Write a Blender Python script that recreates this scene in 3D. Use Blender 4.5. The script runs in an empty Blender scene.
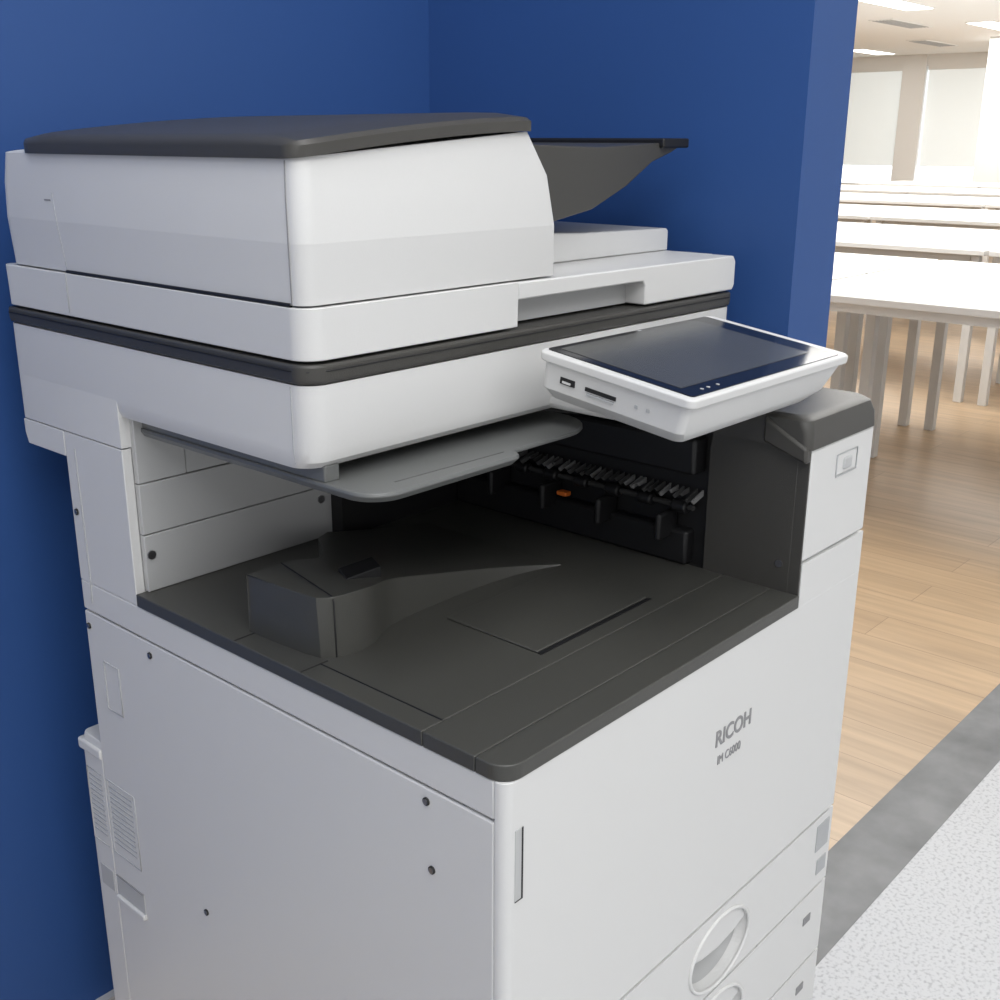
import bpy, math, bmesh, random
from mathutils import Matrix, Vector
H=1.22
C=bpy.context.collection
# ---------------- materials
def mat(name,col,rough=.5,metal=0,noise=0,scale=200,bump=0,coat=0,emit=None,es=1,spec=None):
    m=bpy.data.materials.new(name);m.use_nodes=True
    nt=m.node_tree;b=nt.nodes['Principled BSDF']
    b.inputs['Base Color'].default_value=(*col,1);b.inputs['Roughness'].default_value=rough;b.inputs['Metallic'].default_value=metal
    if spec is not None: b.inputs['Specular IOR Level'].default_value=spec
    if coat: b.inputs['Coat Weight'].default_value=coat
    if emit: b.inputs['Emission Color'].default_value=(*emit,1);b.inputs['Emission Strength'].default_value=es
    if noise or bump:
        tc=nt.nodes.new('ShaderNodeTexCoord');n=nt.nodes.new('ShaderNodeTexNoise');n.inputs['Scale'].default_value=scale;n.inputs['Detail'].default_value=3
        nt.links.new(tc.outputs['Object'],n.inputs['Vector'])
        if noise:
            r=nt.nodes.new('ShaderNodeMapRange');r.inputs[3].default_value=1-noise;r.inputs[4].default_value=1+noise
            nt.links.new(n.outputs['Fac'],r.inputs[0])
            mx=nt.nodes.new('ShaderNodeVectorMath');mx.operation='SCALE';mx.inputs[0].default_value=col
            nt.links.new(r.outputs[0],mx.inputs['Scale']);nt.links.new(mx.outputs[0],b.inputs['Base Color'])
        if bump:
            bp=nt.nodes.new('ShaderNodeBump');bp.inputs['Strength'].default_value=bump;bp.inputs['Distance'].default_value=.001
            nt.links.new(n.outputs['Fac'],bp.inputs['Height']);nt.links.new(bp.outputs[0],b.inputs['Normal'])
    return m
WHITE=mat('printer_white_plastic',(.665,.665,.655),.42,noise=.02,scale=900,bump=.06)
WHITE2=mat('printer_light_grey_plastic',(.47,.475,.475),.5,noise=.02,scale=900,bump=.06)
DARK=mat('printer_dark_grey_plastic',(.052,.050,.045),.42,noise=.08,scale=1200,bump=.25)
TRAYM=mat('tray_dark_plastic',(.058,.058,.052),.34,noise=.1,scale=1200,bump=.25)
BRIDGE=mat('bridge_tray_plastic',(.14,.145,.142),.35,noise=.05,scale=900,bump=.1)
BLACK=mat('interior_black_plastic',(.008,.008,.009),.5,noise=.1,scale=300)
SEAM=mat('seam_shadow_gap',(.03,.03,.03),.9,noise=.05)
GREYS=mat('screw_metal',(.35,.35,.36),.35,1,noise=.05)
GLASS=mat('touchscreen_glass',(.010,.011,.014),.12,noise=.05,scale=5,spec=.4)
SCR=mat('touchscreen_display',(.070,.072,.070),.2,noise=.3,scale=9,spec=.45)
INK=mat('printed_grey_ink',(.25,.25,.255),.6,noise=.05)
ORANGE=mat('orange_plastic',(.7,.16,.02),.5,noise=.05)
LABEL=mat('label_grey',(.42,.43,.44),.6,noise=.05)
BLUE=mat('blue_wall_paint',(.021,.077,.258),.6,noise=.02,scale=6,bump=.05)
WPAINT=mat('white_wall_paint',(.82,.82,.81),.8,noise=.01,scale=5)
BASEB=mat('baseboard_paint',(.6,.6,.6),.5,noise=.02)
TABLEM=mat('table_white_laminate',(.70,.69,.67),.4,noise=.01,scale=20)
LEGM=mat('table_leg_white_metal',(.66,.65,.63),.45,noise=.02)
FINM=mat('fin_grey_plastic',(.08,.08,.08),.5,noise=.05)
FINL=mat('fin_light_plastic',(.22,.22,.22),.5,noise=.05)
REDW=mat('red_wire_insulation',(.35,.03,.02),.5,noise=.05)
def floor_wood():
    m=bpy.data.materials.new('wood_plank_floor');m.use_nodes=True;nt=m.node_tree;b=nt.nodes['Principled BSDF']
    tc=nt.nodes.new('ShaderNodeTexCoord');mp=nt.nodes.new('ShaderNodeMapping');mp.inputs['Rotation'].default_value=(0,0,math.radians(90))
    nt.links.new(tc.outputs['Object'],mp.inputs[0])
    br=nt.nodes.new('ShaderNodeTexBrick');br.inputs['Scale'].default_value=1;br.inputs['Brick Width'].default_value=1.2;br.inputs['Row Height'].default_value=.15
    br.inputs['Mortar Size'].default_value=.001;br.inputs['Color1'].default_value=(.50,.355,.22,1);br.inputs['Color2'].default_value=(.43,.30,.182,1);br.inputs['Mortar'].default_value=(.28,.19,.12,1);br.inputs['Bias'].default_value=-.1
    nt.links.new(mp.outputs[0],br.inputs['Vector'])
    m2=nt.nodes.new('ShaderNodeMapping');m2.inputs['Scale'].default_value=(30,2.0,1);nt.links.new(tc.outputs['Object'],m2.inputs[0])
    n=nt.nodes.new('ShaderNodeTexNoise');n.inputs['Scale'].default_value=1;n.inputs['Detail'].default_value=6;n.inputs['Distortion'].default_value=.6;nt.links.new(m2.outputs[0],n.inputs['Vector'])
    r=nt.nodes.new('ShaderNodeMapRange');r.inputs[1].default_value=.3;r.inputs[2].default_value=.7;r.inputs[3].default_value=.82;r.inputs[4].default_value=1.12;nt.links.new(n.outputs['Fac'],r.inputs[0])
    v=nt.nodes.new('ShaderNodeVectorMath');v.operation='SCALE';nt.links.new(br.outputs['Color'],v.inputs[0]);nt.links.new(r.outputs[0],v.inputs['Scale'])
    nt.links.new(v.outputs[0],b.inputs['Base Color']);b.inputs['Roughness'].default_value=.33
    return m
def speckle(name,base,dark,scale,lo,hi,rough):
    m=bpy.data.materials.new(name);m.use_nodes=True;nt=m.node_tree;b=nt.nodes['Principled BSDF']
    tc=nt.nodes.new('ShaderNodeTexCoord');n=nt.nodes.new('ShaderNodeTexNoise');n.inputs['Scale'].default_value=scale;n.inputs['Detail'].default_value=4
    nt.links.new(tc.outputs['Object'],n.inputs['Vector'])
    r=nt.nodes.new('ShaderNodeValToRGB');r.color_ramp.elements[0].position=lo;r.color_ramp.elements[1].position=hi
    r.color_ramp.elements[0].color=(*dark,1);r.color_ramp.elements[1].color=(*base,1)
    nt.links.new(n.outputs['Fac'],r.inputs[0]);nt.links.new(r.outputs[0],b.inputs['Base Color']);b.inputs['Roughness'].default_value=rough
    return m
WOOD=floor_wood()
TERR=speckle('white_speckled_vinyl',(.55,.56,.575),(.38,.39,.41),150,.33,.5,.5)
THR=speckle('grey_marbled_threshold',(.205,.21,.215),(.11,.115,.12),9,.3,.7,.5)

# ---------------- helpers
def fin(name,bm,m,parent=None,bevel=0,seg=2,smooth=True):
    bmesh.ops.recalc_face_normals(bm,faces=bm.faces)
    me=bpy.data.meshes.new(name);bm.to_mesh(me);bm.free()
    ob=bpy.data.objects.new(name,me);C.objects.link(ob);me.materials.append(m)
    if smooth:
        for p in me.polygons:p.use_smooth=True
    if bevel:
        md=ob.modifiers.new('b','BEVEL');md.width=bevel;md.segments=seg;md.limit_method='ANGLE';md.angle_limit=math.radians(35)
    if smooth:
        try:
            me.set_sharp_from_angle(angle=math.radians(32))
        except Exception: pass
    if bevel:
        w=ob.modifiers.new('w','WEIGHTED_NORMAL');w.keep_sharp=True
    if parent: ob.parent=parent
    return ob
def empty(name):
    e=bpy.data.objects.new(name,None);C.objects.link(e);return e
def box(name,x0,x1,y0,y1,z0,z1,m,parent=None,bevel=0,seg=2,abs_=False):
    bm=bmesh.new();bmesh.ops.create_cube(bm,size=1)
    o=0 if abs_ else H
    for v in bm.verts:
        v.co=Vector((x0+(v.co.x+.5)*(x1-x0),y0+(v.co.y+.5)*(y1-y0),o+z0+(v.co.z+.5)*(z1-z0)))
    return fin(name,bm,m,parent,bevel,seg)
def prism(name,pts,ax,a,b,m,parent=None,bevel=0,seg=2):
    bm=bmesh.new()
    def P(p,t):
        if ax=='y': return (p[0],t,H+p[1])
        if ax=='x': return (t,p[0],H+p[1])
        return (p[0],p[1],H+t)
    A=[bm.verts.new(P(p,a)) for p in pts];B=[bm.verts.new(P(p,b)) for p in pts]
    bm.faces.new(A);bm.faces.new(B[::-1]);n=len(pts)
    for i in range(n): bm.faces.new([A[i],A[(i+1)%n],B[(i+1)%n],B[i]])
    return fin(name,bm,m,parent,bevel,seg)
def ring(x0,x1,y0,y1,rs,n=8):
    pts=[]
    for (cx,cy,r,a0) in [(x0,y0,rs[0],180),(x1,y0,rs[1],270),(x1,y1,rs[2],0),(x0,y1,rs[3],90)]:
        r=max(r,1e-4);ox=cx+(r if cx==x0 else -r);oy=cy+(r if cy==y0 else -r)
        for k in range(n+1):
            a=math.radians(a0+90*k/n);pts.append((ox+r*math.cos(a),oy+r*math.sin(a)))
    return pts
def loft(name,levels,m,parent=None,bevel=0,seg=2,zf=None):
    bm=bmesh.new();R=[]
    for i,(z,x0,x1,y0,y1,rs) in enumerate(levels):
        row=[]
        for (x,y) in ring(x0,x1,y0,y1,rs):
            zz=z if zf is None else zf(i,x,y,z)
            row.append(bm.verts.new((x,y,H+zz)))
        R.append(row)
    n=len(R[0])
    for a,b in zip(R[:-1],R[1:]):
        for k in range(n): bm.faces.new([a[k],a[(k+1)%n],b[(k+1)%n],b[k]])
    bm.faces.new(R[0][::-1]);bm.faces.new(R[-1])
    return fin(name,bm,m,parent,bevel,seg)
def line(name,pts,r,m,parent):
    cu=bpy.data.curves.new(name,'CURVE');cu.dimensions='3D';s=cu.splines.new('POLY');s.points.add(len(pts)-1)
    for q,p in zip(s.points,pts): q.co=(p[0],p[1],p[2]+H,1)
    cu.bevel_depth=r;cu.bevel_resolution=1;cu.materials.append(m)
    ob=bpy.data.objects.new(name,cu);C.objects.link(ob);ob.parent=parent;return ob
def cyl(name,c,r,h,axis,m,parent,bevel=0,n=24):
    bm=bmesh.new();bmesh.ops.create_cone(bm,cap_ends=True,segments=n,radius1=r,radius2=r,depth=h)
    q={'z':Matrix(),'x':Matrix.Rotation(math.pi/2,4,'Y'),'y':Matrix.Rotation(math.pi/2,4,'X')}[axis]
    bmesh.ops.transform(bm,matrix=Matrix.Translation((c[0],c[1],c[2]+H))@q,verts=bm.verts)
    return fin(name,bm,m,parent,bevel)
def screw(name,y,z,P,x=-.0005,r=.0042):
    cyl(name,(x,y,z),r,.002,'x',SEAM,P);cyl(name+'_head',(x-.0006,y,z),r*.72,.002,'x',GREYS,P)

# ================= PRINTER =================
P=empty('office_multifunction_printer')
FB=-1.16
box('chassis_core',.004,.583,.05,.60,FB,-.455,SEAM,P)
box('chassis_front_frame',.004,.583,.0116,.05,-.745,-.455,SEAM,P)
box('side_panel_left',0,.01,.0122,.6075,FB,-.4835,WHITE,P,.0015)
box('side_band_left',0,.01,.0122,.6075,-.4810,-.4480,WHITE,P,.0015)
box('right_side_panel',.575,.5868,.0122,.6,FB,-.284,WHITE,P,.002)
box('rear_panel',.003,.585,.601,.6065,FB,-.26,WHITE2,P)
box('rear_column',0,.0105,.4955,.6075,-.4475,-.2850,WHITE,P,.001)
box('rear_column_core',.0105,.45,.4970,.600,-.455,-.255,WHITE2,P)
line('column_edge_seam',[(-.0002,.588,-.30),(-.0002,.586,-.44),(-.0002,.588,-.47)],.0007,LABEL,P)
loft('rear_duct_box',[(FB,0.0,.3,.608,.655,(.001,.002,.008,.01)),(-.66,0.0,.3,.608,.655,(.001,.002,.008,.01)),(-.647,0.002,.296,.608,.651,(.001,.002,.008,.008))],WHITE,P,.001)
box('rear_duct_lid',-.002,.2,.608,.658,-.670,-.656,WHITE,P,.003)
line('vent_frame',[(-.0002,.602,-.69),(-.0002,.602,-.785),(-.0002,.545,-.785),(-.0002,.545,-.69),(-.0002,.602,-.69)],.0007,LABEL,P)
line('vent_frame_rear',[(-.0002,.612,-.69),(-.0002,.646,-.69),(-.0002,.646,-.785),(-.0002,.612,-.785)],.0007,LABEL,P)
for i in range(12):
    z=-.697-i*.0066
    box('vent_slot_%d'%i,-.0006,.001,.551,.598,z-.0018,z,LABEL,P)
    box('vent_slot_rear_%d'%i,-.0006,.001,.614,.642,z-.0018,z,LABEL,P)
box('side_grip_recess',-.0007,.001,.5455,.604,-.846,-.818,WHITE2,P,.0003)
box('side_grip_recess_rear',-.0007,.001,.612,.640,-.846,-.818,WHITE2,P,.0003)
box('side_grip_lip',-.004,.004,.545,.604,-.851,-.844,WHITE,P,.0015)
line('side_grip_top_edge',[(-.0006,.5455,-.818),(-.0006,.604,-.818)],.001,INK,P)
line('small_cover_seam',[(-.0004,.578,-.535),(-.0004,.578,-.592),(-.0004,.548,-.592),(-.0004,.548,-.535),(-.0004,.578,-.535)],.0006,LABEL,P)
for i,(y,z) in enumerate([(.480,-.497),(.083,-.495),(.078,-.556),(.417,-.773),(.598,-.37),(.60,-.50)]): screw('side_screw_%d'%i,y,z,P,r=.0035)
rs=(.010,.001,.0005,.0005)
loft('front_cover',[(-.742,0,.587,0,.0115,rs),(-.4478,0,.587,0,.0115,rs)],WHITE,P,.001)
box('tower_front_lower',.447,.5868,.0001,.0113,-.449,-.4015,WHITE,P)
box('tower_front_door',.446,.587,0,.0115,-.3993,-.283,WHITE,P,.003)
box('tower_core',.453,.583,.0118,.5,-.45,-.27,SEAM,P)
box('front_cover_slot',.0105,.0185,-.0006,.004,-.553,-.490,WHITE2,P,.0004)
line('front_cover_slot_edge',[(.0185,-.0005,-.49),(.0185,-.0005,-.553)],.0009,SEAM,P)
line('front_cover_slot_bottom',[(.0105,-.0005,-.553),(.0185,-.0005,-.553)],.0006,SEAM,P)
box('door_latch_plate',.502,.548,-.0008,.004,-.322,-.299,WHITE,P,.003)
line('door_latch_outline',[(.502,-.0008,-.322),(.548,-.0008,-.322),(.548,-.0008,-.299),(.502,-.0008,-.299),(.502,-.0008,-.322)],.0007,LABEL,P)
box('door_latch_tab',.516,.534,-.003,.004,-.317,-.304,WHITE2,P,.002)
def ell(c,r,keep=False):
    bm=bmesh.new();bmesh.ops.create_uvsphere(bm,u_segments=48,v_segments=32,radius=1)
    for v in bm.verts: v.co=Vector((c[0]+v.co.x*r[0],c[1]+v.co.y*r[1],H+c[2]+v.co.z*r[2]))
    if keep:
        dl=[v for v in bm.verts if v.co.y<c[1]+.0005];bmesh.ops.delete(bm,geom=dl,context='VERTS')
    return bm
for i,(a,b) in enumerate([(-.842,-.7455),(-.944,-.8455),(-1.05,-.9475),(-1.16,-1.0535)]):
    d=loft('paper_drawer_%d'%i,[(a,0,.587,0,.0115,rs),(b,0,.587,0,.0115,rs)],WHITE,P,0)
    hx,hzc=.338,b-.051
    RX,RZ=.057,.041
    cut=ell((hx,0,hzc),(RX-.0005,.034,RZ-.0005))
    me=bpy.data.meshes.new('tmp');bmesh.ops.recalc_face_normals(cut,faces=cut.faces);cut.to_mesh(me);cut.free();co=bpy.data.objects.new('tmp',me);C.objects.link(co)
    md=d.modifiers.new('x','BOOLEAN');md.object=co;md.operation='DIFFERENCE';md.solver='EXACT'
    bpy.context.view_layer.update()
    dg=bpy.context.evaluated_depsgraph_get();nm=bpy.data.meshes.new_from_object(d.evaluated_get(dg));d.modifiers.clear();d.data=nm
    bpy.data.objects.remove(co)
    for p in nm.polygons: p.use_smooth=False
    fin('drawer_handle_bowl_%d'%i,ell((hx,.0,hzc),(RX,.035,RZ),True),WHITE2,P)
    pts=[(hx+(RX+.0005)*math.cos(t*math.pi/24),-.0005,hzc+(RZ+.0005)*math.sin(t*math.pi/24)) for t in range(49)]
    line('drawer_handle_rim_%d'%i,pts,.0022,WHITE,P)
    prism('drawer_handle_bar_%d'%i,[(hx-RX+.001,hzc+.010)]+[(hx-(RX-.001)*math.cos(t*math.pi/16),hzc+.010+(RZ-.0105)*math.sin(t*math.pi/16)) for t in range(1,16)]+[(hx+RX-.001,hzc+.010),(hx+.03,hzc+.003),(hx,hzc+.0),(hx-.03,hzc+.003)],'y',.002,.010,WHITE,P,.002)
box('drawer_label_0',.548,.578,-.001,.001,-.79,-.755,LABEL,P)
box('drawer_label_1',.556,.578,-.001,.001,-.825,-.805,LABEL,P)
box('drawer_label_2',.535,.552,-.001,.001,-.885,-.875,INK,P)
box('drawer_label_3',.535,.552,-.001,.001,-.985,-.975,INK,P)
for i,(x,y) in enumerate([(.06,.07),(.53,.07),(.06,.55),(.53,.55)]):
    cyl('caster_%d'%i,(x,y,-1.19),.03,.03,'x',BLACK,P,.004)
def text(name,s,size,x,z,m,wx=1,off=.0003):
    cu=bpy.data.curves.new(name,'FONT');cu.body=s;cu.size=size;cu.extrude=.0004;cu.offset=off
    ob=bpy.data.objects.new(name,cu);C.objects.link(ob);cu.materials.append(m)
    ob.rotation_euler=(math.pi/2,0,0);ob.location=(x,-.0003,H+z);ob.scale=(wx,1,1);ob.parent=P
text('brand_lettering','RICOH',.0235,.298,-.544,INK,.92,.0004)
text('model_lettering','IM C6000',.0135,.304,-.565,INK,.80,0)
# exit tray surfaces
ZT=-.434
def trayring(name,x0,x1,y0,y1,rs):
    loft(name,[(-.4475,x0,x1,y0,y1,rs),(ZT,x0,x1,y0,y1,rs)],TRAYM,P,.0018)
trayring('exit_tray_front_lip',-.001,.4455,-.001,.0300,(.019,.002,.001,.001))
trayring('exit_tray_front_band',-.001,.4455,.0308,.0855,(.001,)*4)
trayring('exit_tray_floor',-.001,.4455,.0863,.4945,(.001,)*4)
line('strip_seam',[(.022,.0863,ZT+.0002),(.022,.235,ZT+.0002)],.0007,BLACK,P)
line('strip_seam_2',[(0,.235,ZT+.0002),(.03,.235,ZT+.0002)],.0007,BLACK,P)
line('strip_seam_3',[(0,.33,ZT+.0002),(.03,.33,ZT+.0002)],.0007,BLACK,P)
box('paper_stop_plate',.165,.335,.109,.222,ZT,ZT+.0022,TRAYM,P,.001)
box('paper_stop_slot',.165,.337,.104,.1085,ZT,ZT+.0008,BLACK,P)
near=[(.022,.334),(.023,.300),(.026,.262),(.030,.244),(.038,.236),(.050,.232),(.066,.230),(.082,.232),(.095,.238),(.108,.245),(.122,.250),(.14,.253),(.17,.254),(.20,.254),(.23,.254),(.26,.252),(.29,.248),(.315,.242),(.335,.235),(.35,.228)]
def hz(x):
    t=min(max((x-.075)/(.35-.075),0),1)
    return .0012+.055*(1-t)**1.2
bm=bmesh.new();rows=[]
for (x,y) in near:
    k=min(max((x-.10)/.10,0),1);k=k*k*(3-2*k)
    yb=.337+.10*k
    rows.append([bm.verts.new((x,y,H+ZT-.002)),bm.verts.new((x+(.002 if x<.03 else 0),y+.003,H+ZT+hz(x))),bm.verts.new((x,yb,H+ZT+hz(x))),bm.verts.new((x,yb+.001,H+ZT-.002))])
for a,b in zip(rows[:-1],rows[1:]):
    for k in range(3): bm.faces.new([a[k],b[k],b[k+1],a[k+1]])
bm.faces.new(rows[0]);bm.faces.new(rows[-1][::-1])
fin('exit_stacking_block',bm,TRAYM,P,.004,3)
line('block_seam',[(.0405,.2350,ZT),(.0410,.2365,ZT+.052),(.0415,.240,ZT+.0565),(.062,.337,ZT+.0565)],.0007,BLACK,P)
prism('block_pocket',[(.078,.262),(.120,.262),(.132,.288),(.090,.288)],'z',ZT+.03,ZT+.0562,BLACK,P,.001)
# bay rear light panel
box('bay_rear_panel_a',.0108,.065,.489,.4965,-.3205,-.249,WHITE2,P,.001)
box('bay_rear_panel_b',.066,.25,.490,.4965,-.3205,-.249,WHITE2,P,.001)
box('bay_rear_panel_c',.0108,.25,.489,.4965,-.3735,-.3215,WHITE2,P,.001)
box('bay_rear_panel_d',.0108,.27,.489,.4965,ZT,-.3745,WHITE2,P,.001)
for i,(x,z) in enumerate([(.017,-.395),(.235,-.388)]):
    cyl('bay_screw_%d'%i,(x,.488,z),.0045,.002,'y',GREYS,P)
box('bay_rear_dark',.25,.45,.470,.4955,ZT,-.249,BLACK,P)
# right inner wall and exit mechanism
prism('tower_inner_panel',[(.012,ZT-.01),(.012,-.285),(.02,-.262),(.105,-.258),(.112,-.3),(.112,ZT-.01)],'x',.4435,.453,DARK,P,.001)
box('tower_inner_edge',.4437,.446,.0005,.013,ZT,-.283,DARK,P,.0005)
box('exit_mechanism_wall',.452,.47,.10,.49,ZT,-.249,BLACK,P)
box('exit_lower_guide',.437,.455,.13,.47,ZT,-.395,BLACK,P,.004)
box('exit_upper_guide',.428,.455,.12,.47,-.330,-.290,BLACK,P,.004)
cyl('exit_roller_shaft',(.440,.295,-.368),.003,.34,'y',SEAM,P)
for i in range(8): cyl('exit_roller_%d'%i,(.438,.14+i*.044,-.368),.007,.018,'y',BLACK,P,.002)
random.seed(4)
for i in range(34):
    y=.118+i*.0078+random.uniform(-.0015,.0015);o=random.uniform(-.003,.003)
    prism('exit_fin_%d'%i,[(.426+o,-.353+o),(.446,-.348),(.446,-.354),(.430+o,-.357+o)],'y',y,y+random.choice((.0012,.0018,.003)),random.choice((FINM,FINM,FINL,FINL,SEAM)),P)
box('orange_release_tab',.424,.434,.284,.298,-.386,-.381,ORANGE,P,.001)
for i in range(4):
    box('exit_stacker_arm_%d'%i,.415,.45,.15+i*.08,.158+i*.08,-.405,-.375,BLACK,P,.003)
for k in range(5):
    line('bay_cable_%d'%k,[(.27+.025*k+.012*math.sin(a*.5+k),.455,-.262-.016*a) for a in range(9)],.0028,[SEAM,SEAM,REDW,SEAM,BRIDGE][k],P)
box('bay_rear_bracket',.27,.40,.455,.47,-.30,-.27,FINM,P,.003)
box('bay_rear_bracket_foot',.31,.36,.45,.47,-.40,-.36,SEAM,P,.003)
line('bay_ceiling_cable',[(.20,.40,-.262),(.27,.33,-.275),(.33,.30,-.266),(.40,.26,-.278),(.44,.2,-.27)],.0025,SEAM,P)
cyl('tower_screw',(.4433,.024,-.405),.004,.002,'x',GREYS,P)
# tower cap
loft('tower_cap',[(-.2825,.437,.589,-.002,.21,(.008,.010,.004,.004)),(-.266,.437,.589,-.001,.21,(.009,.012,.004,.004)),(-.255,.439,.587,.003,.21,(.012,.014,.004,.004)),(-.2505,.446,.581,.011,.21,(.014,.014,.004,.004))],DARK,P,.002)
prism('tower_cap_cheek',[(.0,-.296),(.0,-.28),(.048,-.255),(.048,-.280)],'x',.434,.447,DARK,P,.003)
# bridge trays under scanner
br=(.030,.012,.002,.002)
loft('bridge_tray',[(-.274,.022,.196,.160,.49,br),(-.268,.018,.200,.155,.49,br),(-.265,.019,.199,.156,.49,br)],BRIDGE,P,.0008)
box('bridge_tray_bracket',.020,.036,.215,.49,-.266,-.2505,BRIDGE,P,.002)
line('bridge_tray_rib',[(.06,.176,-.2652),(.19,.172,-.2652)],.0008,FINM,P)
loft('bridge_flap',[(-.2695,.194,.345,.172,.40,(.004,.06,.002,.002)),(-.2655,.194,.345,.172,.40,(.004,.06,.002,.002))],BRIDGE,P,.001)
# ---- scanner unit
SX=.636
sr=(.020,.02,.01,.01)
loft('scanner_body',[(-.2525,.004,SX-.006,.2185,.695,sr),(-.246,.001,SX-.003,.2105,.697,sr),(-.236,.0,SX-.0,.2072,.697,sr),(-.1825,0,SX,.2065,.697,sr)],WHITE,P,.0)
loft('scanner_side_drop',[(-.2835,0,.40,.4955,.697,(.0003,.0003,.01,.01)),(-.236,0,.40,.4955,.697,(.0003,.0003,.01,.01))],WHITE,P)
prism('scanner_rear_bracket',[(.6085,-.312),(.688,-.312),(.693,-.300),(.693,-.2850),(.6085,-.2850)],'x',.0,.3,WHITE,P,.001)
line('scanner_side_seam',[(-.0001,.228,-.184),(-.0001,.228,-.236),(.002,.229,-.248)],.0005,LABEL,P)
loft('scanner_platen_band',[(-.1815,-.001,SX+.001,.2055,.698,sr),(-.177,-.002,SX+.002,.2045,.699,sr),(-.166,-.002,SX+.002,.2045,.699,sr)],DARK,P,.002)
line('platen_gap',[(-.0025,.69,-.171),(-.0025,.226,-.171),(.004,.2105,-.171),(.02,.204,-.171),(.62,.204,-.171)],.0007,BLACK,P)
# ---- ADF base
ZB=-.1635
loft('adf_base_left',[(ZB,.001,.249,.2075,.697,(.020,.001,.01,.01)),(-.1222,0,.249,.2065,.697,(.020,.001,.01,.01))],WHITE,P,.0008)
prism('adf_base_right',[(.2488,-.1385),(.448,-.1385),(.452,-.144),(.452,-.1635),(.630,-.1635),(.634,-.158),(.634,-.131),(.629,-.1245),(.2488,-.1225)],'y',.2065,.235,WHITE,P,.0015)
box('adf_base_rear',.2488,.634,.234,.695,ZB,-.1245,WHITE,P,.003)
box('adf_handle_recess',.2488,.452,.2315,.2335,ZB,-.138,WHITE2,P)
def topz(x):
    t=min(max(x/.262,0),1);return -.0125+.0215*(1-(1-t)**1.5)
ar=(.014,.003,.02,.02)
YB=.687
loft('adf_body_lower',[(-.1205,.0025,.304,.2095,YB-.001,ar),(-.074,-.0003,.300,.2063,YB,ar)],WHITE,P)
def zf(i,x,y,z): return topz(x)-.0005 if i==2 else (z+(topz(x)+.0125)*.5 if i==1 else z)
loft('adf_body_upper',[(-.074,-.0003,.300,.2063,YB,ar),(-.040,.0010,.290,.2080,YB-.001,ar),(-.013,.004,.265,.2110,YB-.004,ar)],WHITE,P,zf=zf)
line('adf_cover_gap_bottom',[(.0022,.2245,-.1205),(.0022,.567,-.1205)],.0017,BLACK,P)
line('adf_cover_gap_front',[(.0025,.2235,-.12),(-.0004,.2205,-.074),(.0009,.2225,-.042),(.0038,.2255,-.014)],.0007,INK,P)
line('adf_cover_gap_rear',[(.0026,.567,-.12),(-.0002,.572,-.074),(.0008,.577,-.048)],.0005,LABEL,P)
line('adf_base_joint',[(-.0001,.567,-.122),(-.0001,.567,-.160)],.0005,LABEL,P)
box('adf_cover_mark',.0,.003,.580,.592,-.0555,-.054,INK,P)
# lid : rim strips + crowned top grid
bm=bmesh.new()
X0,X1,Y0,Y1=.0,.266,.2065,.658
def bounds(x,ins=0):
    def cor(r,d): 
        d=max(min(d,r),0);return r-math.sqrt(max(r*r-(r-d)**2,0))
    xl=x-X0;xr=X1-x
    return (Y0+max(cor(.020,xl),cor(.004,xr))+ins, Y1-max(cor(.05,xl),cor(.03,xr))-ins)
xsn=[.0,.0005,.002,.005,.009,.014,.02,.03]+[.03+.21*i/24 for i in range(1,25)]+[.25,.257,.262,.2645,.266]
rows=[]
for x in xsn:
    ya,yb=bounds(x)
    if yb-ya<.01: ya-=.0
    e=min(x-X0,X1-x)
    ex=min(1,max(0,e/.012));ex=math.sqrt(1-(1-ex)**2)
    row=[bm.verts.new((x,ya,H+topz(x)-.0002)),bm.verts.new((x,ya,H+topz(x)+.0085))]
    for j in range(15):
        t=j/14;u=ya+.003+(yb-ya-.006)*t
        ey=min(1,min(t,1-t)*(yb-ya)/.05);ey=math.sin(ey*math.pi/2)
        row.append(bm.verts.new((x,u,H+topz(x)+.0085+ex*(.0035+.0045*ey))))
    row+= [bm.verts.new((x,yb,H+topz(x)+.0085)),bm.verts.new((x,yb,H+topz(x)-.0002))]
    rows.append(row)
for a,b in zip(rows[:-1],rows[1:]):
    for k in range(len(a)-1): bm.faces.new([a[k],b[k],b[k+1],a[k+1]])
    bm.faces.new([a[-1],b[-1],b[0],a[0]])
bm.faces.new(rows[0]);bm.faces.new(rows[-1][::-1])
fin('adf_lid',bm,DARK,P)
# input tray
prism('adf_input_tray',[(.285,-.001),(.45,-.005),(.58,.000),(.605,.003),(.607,-.003),(.585,-.011),(.548,-.021),(.50,-.046),(.44,-.068),(.36,-.080),(.29,-.082)],'y',.27,.53,DARK,P,.0015)
box('adf_input_tray_end',.560,.612,.264,.54,-.006,.0045,BLACK,P,.002)
# output area
prism('adf_output_ramp',[(.304,-.124),(.304,-.086),(.46,-.095),(.628,-.098),(.632,-.101),(.632,-.124)],'y',.300,.66,WHITE,P,.0015)
prism('adf_output_inner',[(.305,-.0835),(.40,-.0895),(.40,-.1),(.305,-.1)],'y',.325,.62,LABEL,P,.001)
for i in range(4): line('adf_output_rib_%d'%i,[(.305,.34+i*.05,-.083),(.40,.34+i*.05,-.089)],.0014,INK,P)
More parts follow.
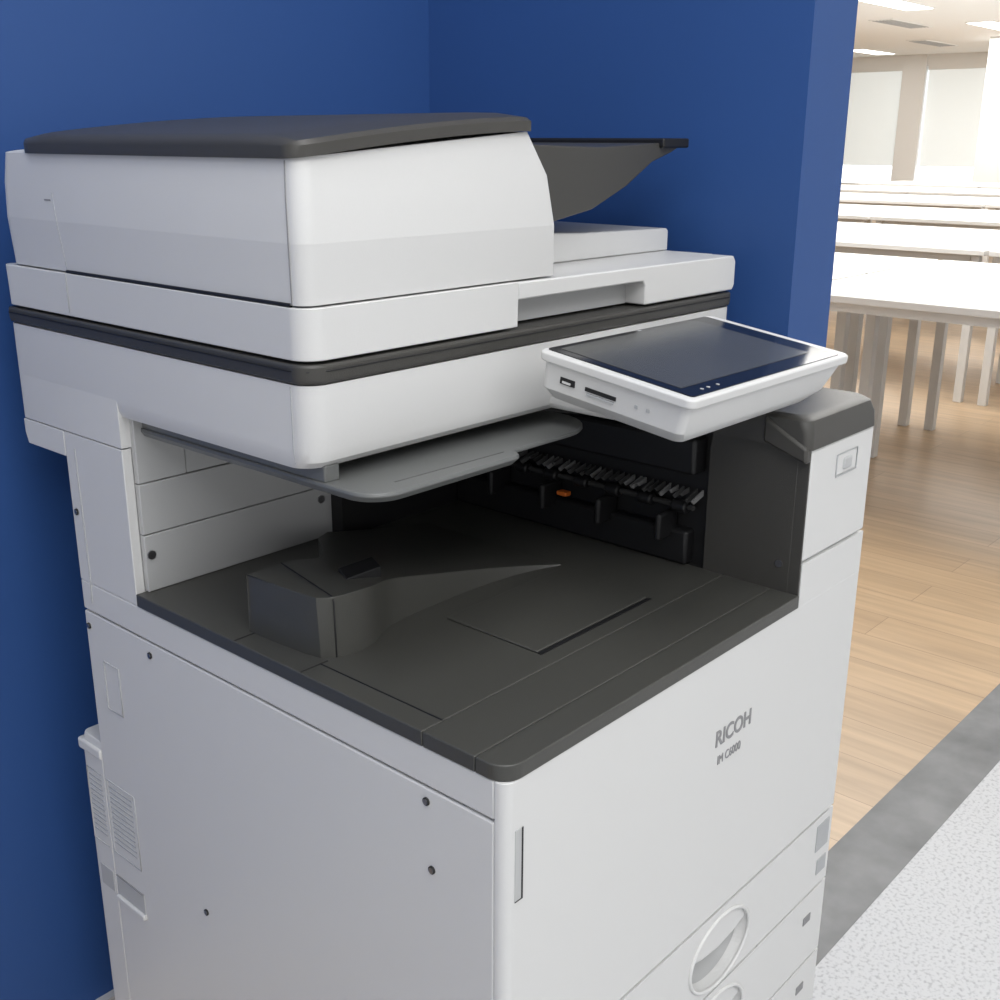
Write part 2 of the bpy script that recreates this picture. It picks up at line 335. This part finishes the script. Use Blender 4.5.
# ---- control panel
PN=empty('control_panel');PN.parent=P
tilt=math.atan2(.022,.16)
M=Matrix.Translation((.365,.08,H-.186))@Matrix.Rotation(tilt,4,'X')
def ploc(name,levels,m,bevel=0):
    bm=bmesh.new();R=[]
    for (z,x0,x1,y0,y1,rs) in levels:
        R.append([bm.verts.new(M@Vector((x,y,z))) for x,y in ring(x0,x1,y0,y1,rs)])
    n=len(R[0])
    for a,b in zip(R[:-1],R[1:]):
        for k in range(n): bm.faces.new([a[k],a[(k+1)%n],b[(k+1)%n],b[k]])
    bm.faces.new(R[0][::-1]);bm.faces.new(R[-1])
    return fin(name,bm,m,PN,bevel)
r8=(.008,)*4
ploc('panel_frame',[(-.009,-.1415,.1415,-.0815,.080,r8),(-.0075,-.1425,.1425,-.0825,.0815,r8),(-.0015,-.1425,.1425,-.0825,.0815,r8),(0,-.141,.141,-.081,.080,r8)],WHITE,.0006)
ploc('panel_housing',[(-.052,-.100,.085,-.052,.075,r8),(-.046,-.122,.100,-.064,.078,r8),(-.034,-.136,.120,-.073,.079,r8),(-.0095,-.1385,.1385,-.078,.078,r8)],WHITE,.001)
ploc('panel_glass',[(0,-.135,.128,-.077,.0775,(.004,)*4),(.0008,-.135,.128,-.077,.0775,(.004,)*4)],GLASS)
ploc('panel_display',[(.0008,-.124,.100,-.058,.071,(.001,)*4),(.0011,-.124,.100,-.058,.071,(.001,)*4)],SCR)
for i,x in enumerate((-.11,-.10,-.085)): ploc('panel_led_%d'%i,[(.0008,x,x+.003,-.070,-.067,(.001,)*4),(.0012,x,x+.003,-.070,-.067,(.001,)*4)],LABEL)
ploc('panel_camera_dot',[(.0008,.0,.006,.0735,.0755,(.001,)*4),(.0012,.0,.006,.0735,.0755,(.001,)*4)],LABEL)
def side(name,y0,y1,z0,z1,m,x=-.1423):
    bm=bmesh.new();bmesh.ops.create_cube(bm,size=1)
    for v in bm.verts: v.co=M@Vector((x+(v.co.x)*.003,y0+(v.co.y+.5)*(y1-y0),z0+(v.co.z+.5)*(z1-z0)))
    fin(name,bm,m,PN)
side('usb_slot',.040,.056,-.025,-.019,BLACK,-.1368);side('usb_tongue',.044,.053,-.0238,-.0220,WHITE,-.1376)
side('card_slot',-.005,.028,-.024,-.0205,BLACK,-.1368)
side('card_slot_tray',-.003,.026,-.0275,-.0255,LABEL,-.1366)
for i in range(2): side('port_icon_%d'%i,-.040+i*.012,-.037+i*.012,-.024,-.021,LABEL,-.1366)
box('panel_neck',.30,.47,.13,.215,-.250,-.205,WHITE,PN,.006,3)
cyl('panel_hinge',(.42,.07,-.240),.012,.15,'x',WHITE,PN,.004)
cyl('panel_hinge_end',(.497,.085,-.228),.012,.03,'x',WHITE2,PN,.004)

# ================= ROOM =================
CE=2.62
def wb(name,x0,x1,y0,y1,z0,z1,m): return box(name,x0,x1,y0,y1,z0,z1,m,None,0,2,True)
wb('wall_back',-3.5,.789,.756,.87,0,CE,BLUE)
wb('wall_alcove_side',.684,.789,.159,.756,0,CE,BLUE)
wb('baseboard_back',-3.5,.684,.744,.756,0,.115,BASEB)
wb('baseboard_alcove_side',.672,.684,.159,.744,0,.115,BASEB)
wb('wall_office_left',.700,.789,.87,12,0,CE,WPAINT)
wb('wall_office_end',.7,20,12,12.1,0,CE,WPAINT)
XF=19.0
wb('floor_corridor',-3.5,XF,-6,.118,-.05,0,TERR)
wb('floor_threshold',-3.5,XF,.118,.240,-.05,.0005,THR)
wb('floor_office',-3.5,XF,.240,12,-.05,0,WOOD)
wb('ceiling',-3.5,XF+.5,-6,12.1,CE,CE+.08,WPAINT)
wb('wall_far_sill',XF,XF+.2,-6,12,0,.55,WPAINT)
wb('wall_far_header',XF,XF+.2,-6,12,2.45,CE,WPAINT)
BL=mat('roller_blind_fabric',(.75,.78,.78),.9,noise=.02,scale=4,emit=(.88,.95,.95),es=.36)  # blinds are no lamp: emission in the fabric brightens the far wall
SKYG=mat('window_daylight_glass',(.9,.95,1),.3,noise=.01,emit=(.9,.97,1),es=1.3)
yy=-5.0;k=0
while yy<11.5:
    k+=1
    wb('window_%d'%k,XF+.10,XF+.12,yy+.28,yy+2.4,.55,2.45,SKYG)
    b=empty('roller_blind');
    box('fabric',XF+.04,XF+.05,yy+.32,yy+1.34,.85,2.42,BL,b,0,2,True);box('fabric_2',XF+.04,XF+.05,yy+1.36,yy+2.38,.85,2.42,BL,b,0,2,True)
    box('headrail',XF+.01,XF+.09,yy+.30,yy+2.38,2.38,2.45,WPAINT,b,0,2,True)
    wb('wall_far_pier_%d'%k,XF-.05,XF+.2,yy-.12,yy+.28,0,CE,WPAINT)
    yy+=2.52
wb('wall_office_pillar',16.3,16.9,4.95,5.55,0,CE,WPAINT)
def table(x0,x1,y0,y1,gr):
    t=empty('office_table')
    box('top',x0,x1,y0,y1,.715,.74,TABLEM,t,.003,2,True)
    for i,(a,b) in enumerate([(x0+.03,y0+.03),(x1-.07,y0+.03),(x0+.03,y1-.07),(x1-.07,y1-.07)]):
        box('leg_%d'%i,a,a+.04,b,b+.04,0,.715,LEGM,t,.002,2,True)
    box('rail_front',x0+.05,x0+.07,y0+.08,y1-.08,.68,.715,LEGM,t,0,2,True)
    box('rail_rear',x1-.07,x1-.05,y0+.08,y1-.08,.68,.715,LEGM,t,0,2,True)
    cyl('grommet',(gr,y0+.5*(y1-y0),.7405-H),.025,.002,'z',LABEL,t)
xs=[3.0,5.0,7.1,9.3,11.4,13.5]
for xi,x in enumerate(xs):
    for j in range(4):
        y0=-.12+j*1.53
        table(x,x+.71,y0,y0+1.51,x+.65);table(x+.73,x+1.44,y0,y0+1.51,x+.79)
LP=mat('led_panel_diffuser',(.9,.9,.9),.5,noise=.01,emit=(1,.98,.95),es=4)
GR=mat('air_grille',(.35,.36,.37),.6,noise=.05)
for x in (2.2,5.2,8.2,11.2,14.2,17.2):
    for y in (-1.2,1.8,4.8,7.8):
        l=empty('ceiling_light_panel')
        box('diffuser',x,x+1.2,y,y+.3,CE-.012,CE,LP,l,0,2,True);box('frame',x-.015,x+1.215,y-.015,y+.315,CE-.008,CE,WPAINT,l,0,2,True)
for x,y in ((9.7,4.2),(13.2,5.6),(16.2,6.4)):
    g=empty('ceiling_air_vent')
    box('frame',x,x+1.2,y,y+.3,CE-.01,CE,WPAINT,g,0,2,True)
    for i in range(6): box('slat_%d'%i,x+.03,x+1.17,y+.03+i*.043,y+.05+i*.043,CE-.014,CE-.009,GR,g,0,2,True)
def area(name,loc,rot,sx,sy,p,col=(1,1,1)):
    l=bpy.data.lights.new(name,'AREA');l.shape='RECTANGLE';l.size=sx;l.size_y=sy;l.energy=p;l.color=col
    o=bpy.data.objects.new(name,l);o.location=loc;o.rotation_euler=rot;C.objects.link(o)
area('corridor_light_a',(-.9,-1.3,CE-.03),(0,0,0),1.8,1.2,38)
area('corridor_light_b',(.6,-2.2,CE-.03),(0,0,0),1.2,1.2,21)
area('corridor_light_c',(-.1,-.1,CE-.03),(0,0,0),1.0,.8,13)
for x in (4,8,12,16):
    for y in (1.5,5.5): area('office_light',(x,y,CE-.03),(0,0,0),2.5,2.5,96,(1,.99,.965))
w=bpy.data.worlds.new('w');bpy.context.scene.world=w;w.use_nodes=True
w.node_tree.nodes['Background'].inputs[0].default_value=(.99,.99,1,1);w.node_tree.nodes['Background'].inputs[1].default_value=.88
yaw,pitch,roll=.727,.3093,.0045
h=Vector((math.cos(yaw),math.sin(yaw),0));r=Vector((math.sin(yaw),-math.cos(yaw),0));up=Vector((0,0,1))
f=h*math.cos(pitch)-up*math.sin(pitch);u=h*math.sin(pitch)+up*math.cos(pitch)
r2=r*math.cos(roll)+u*math.sin(roll);u2=-r*math.sin(roll)+u*math.cos(roll)
cd=bpy.data.cameras.new('camera');cd.lens=36*1.1215;cd.sensor_width=36;cd.clip_start=.02
co=bpy.data.objects.new('camera',cd);C.objects.link(co)
co.matrix_world=Matrix(((r2.x,u2.x,-f.x,-.537),(r2.y,u2.y,-f.y,-.4705),(r2.z,u2.z,-f.z,H),(0,0,0,1)))
bpy.context.scene.camera=co
bpy.context.scene.view_settings.view_transform='Standard'
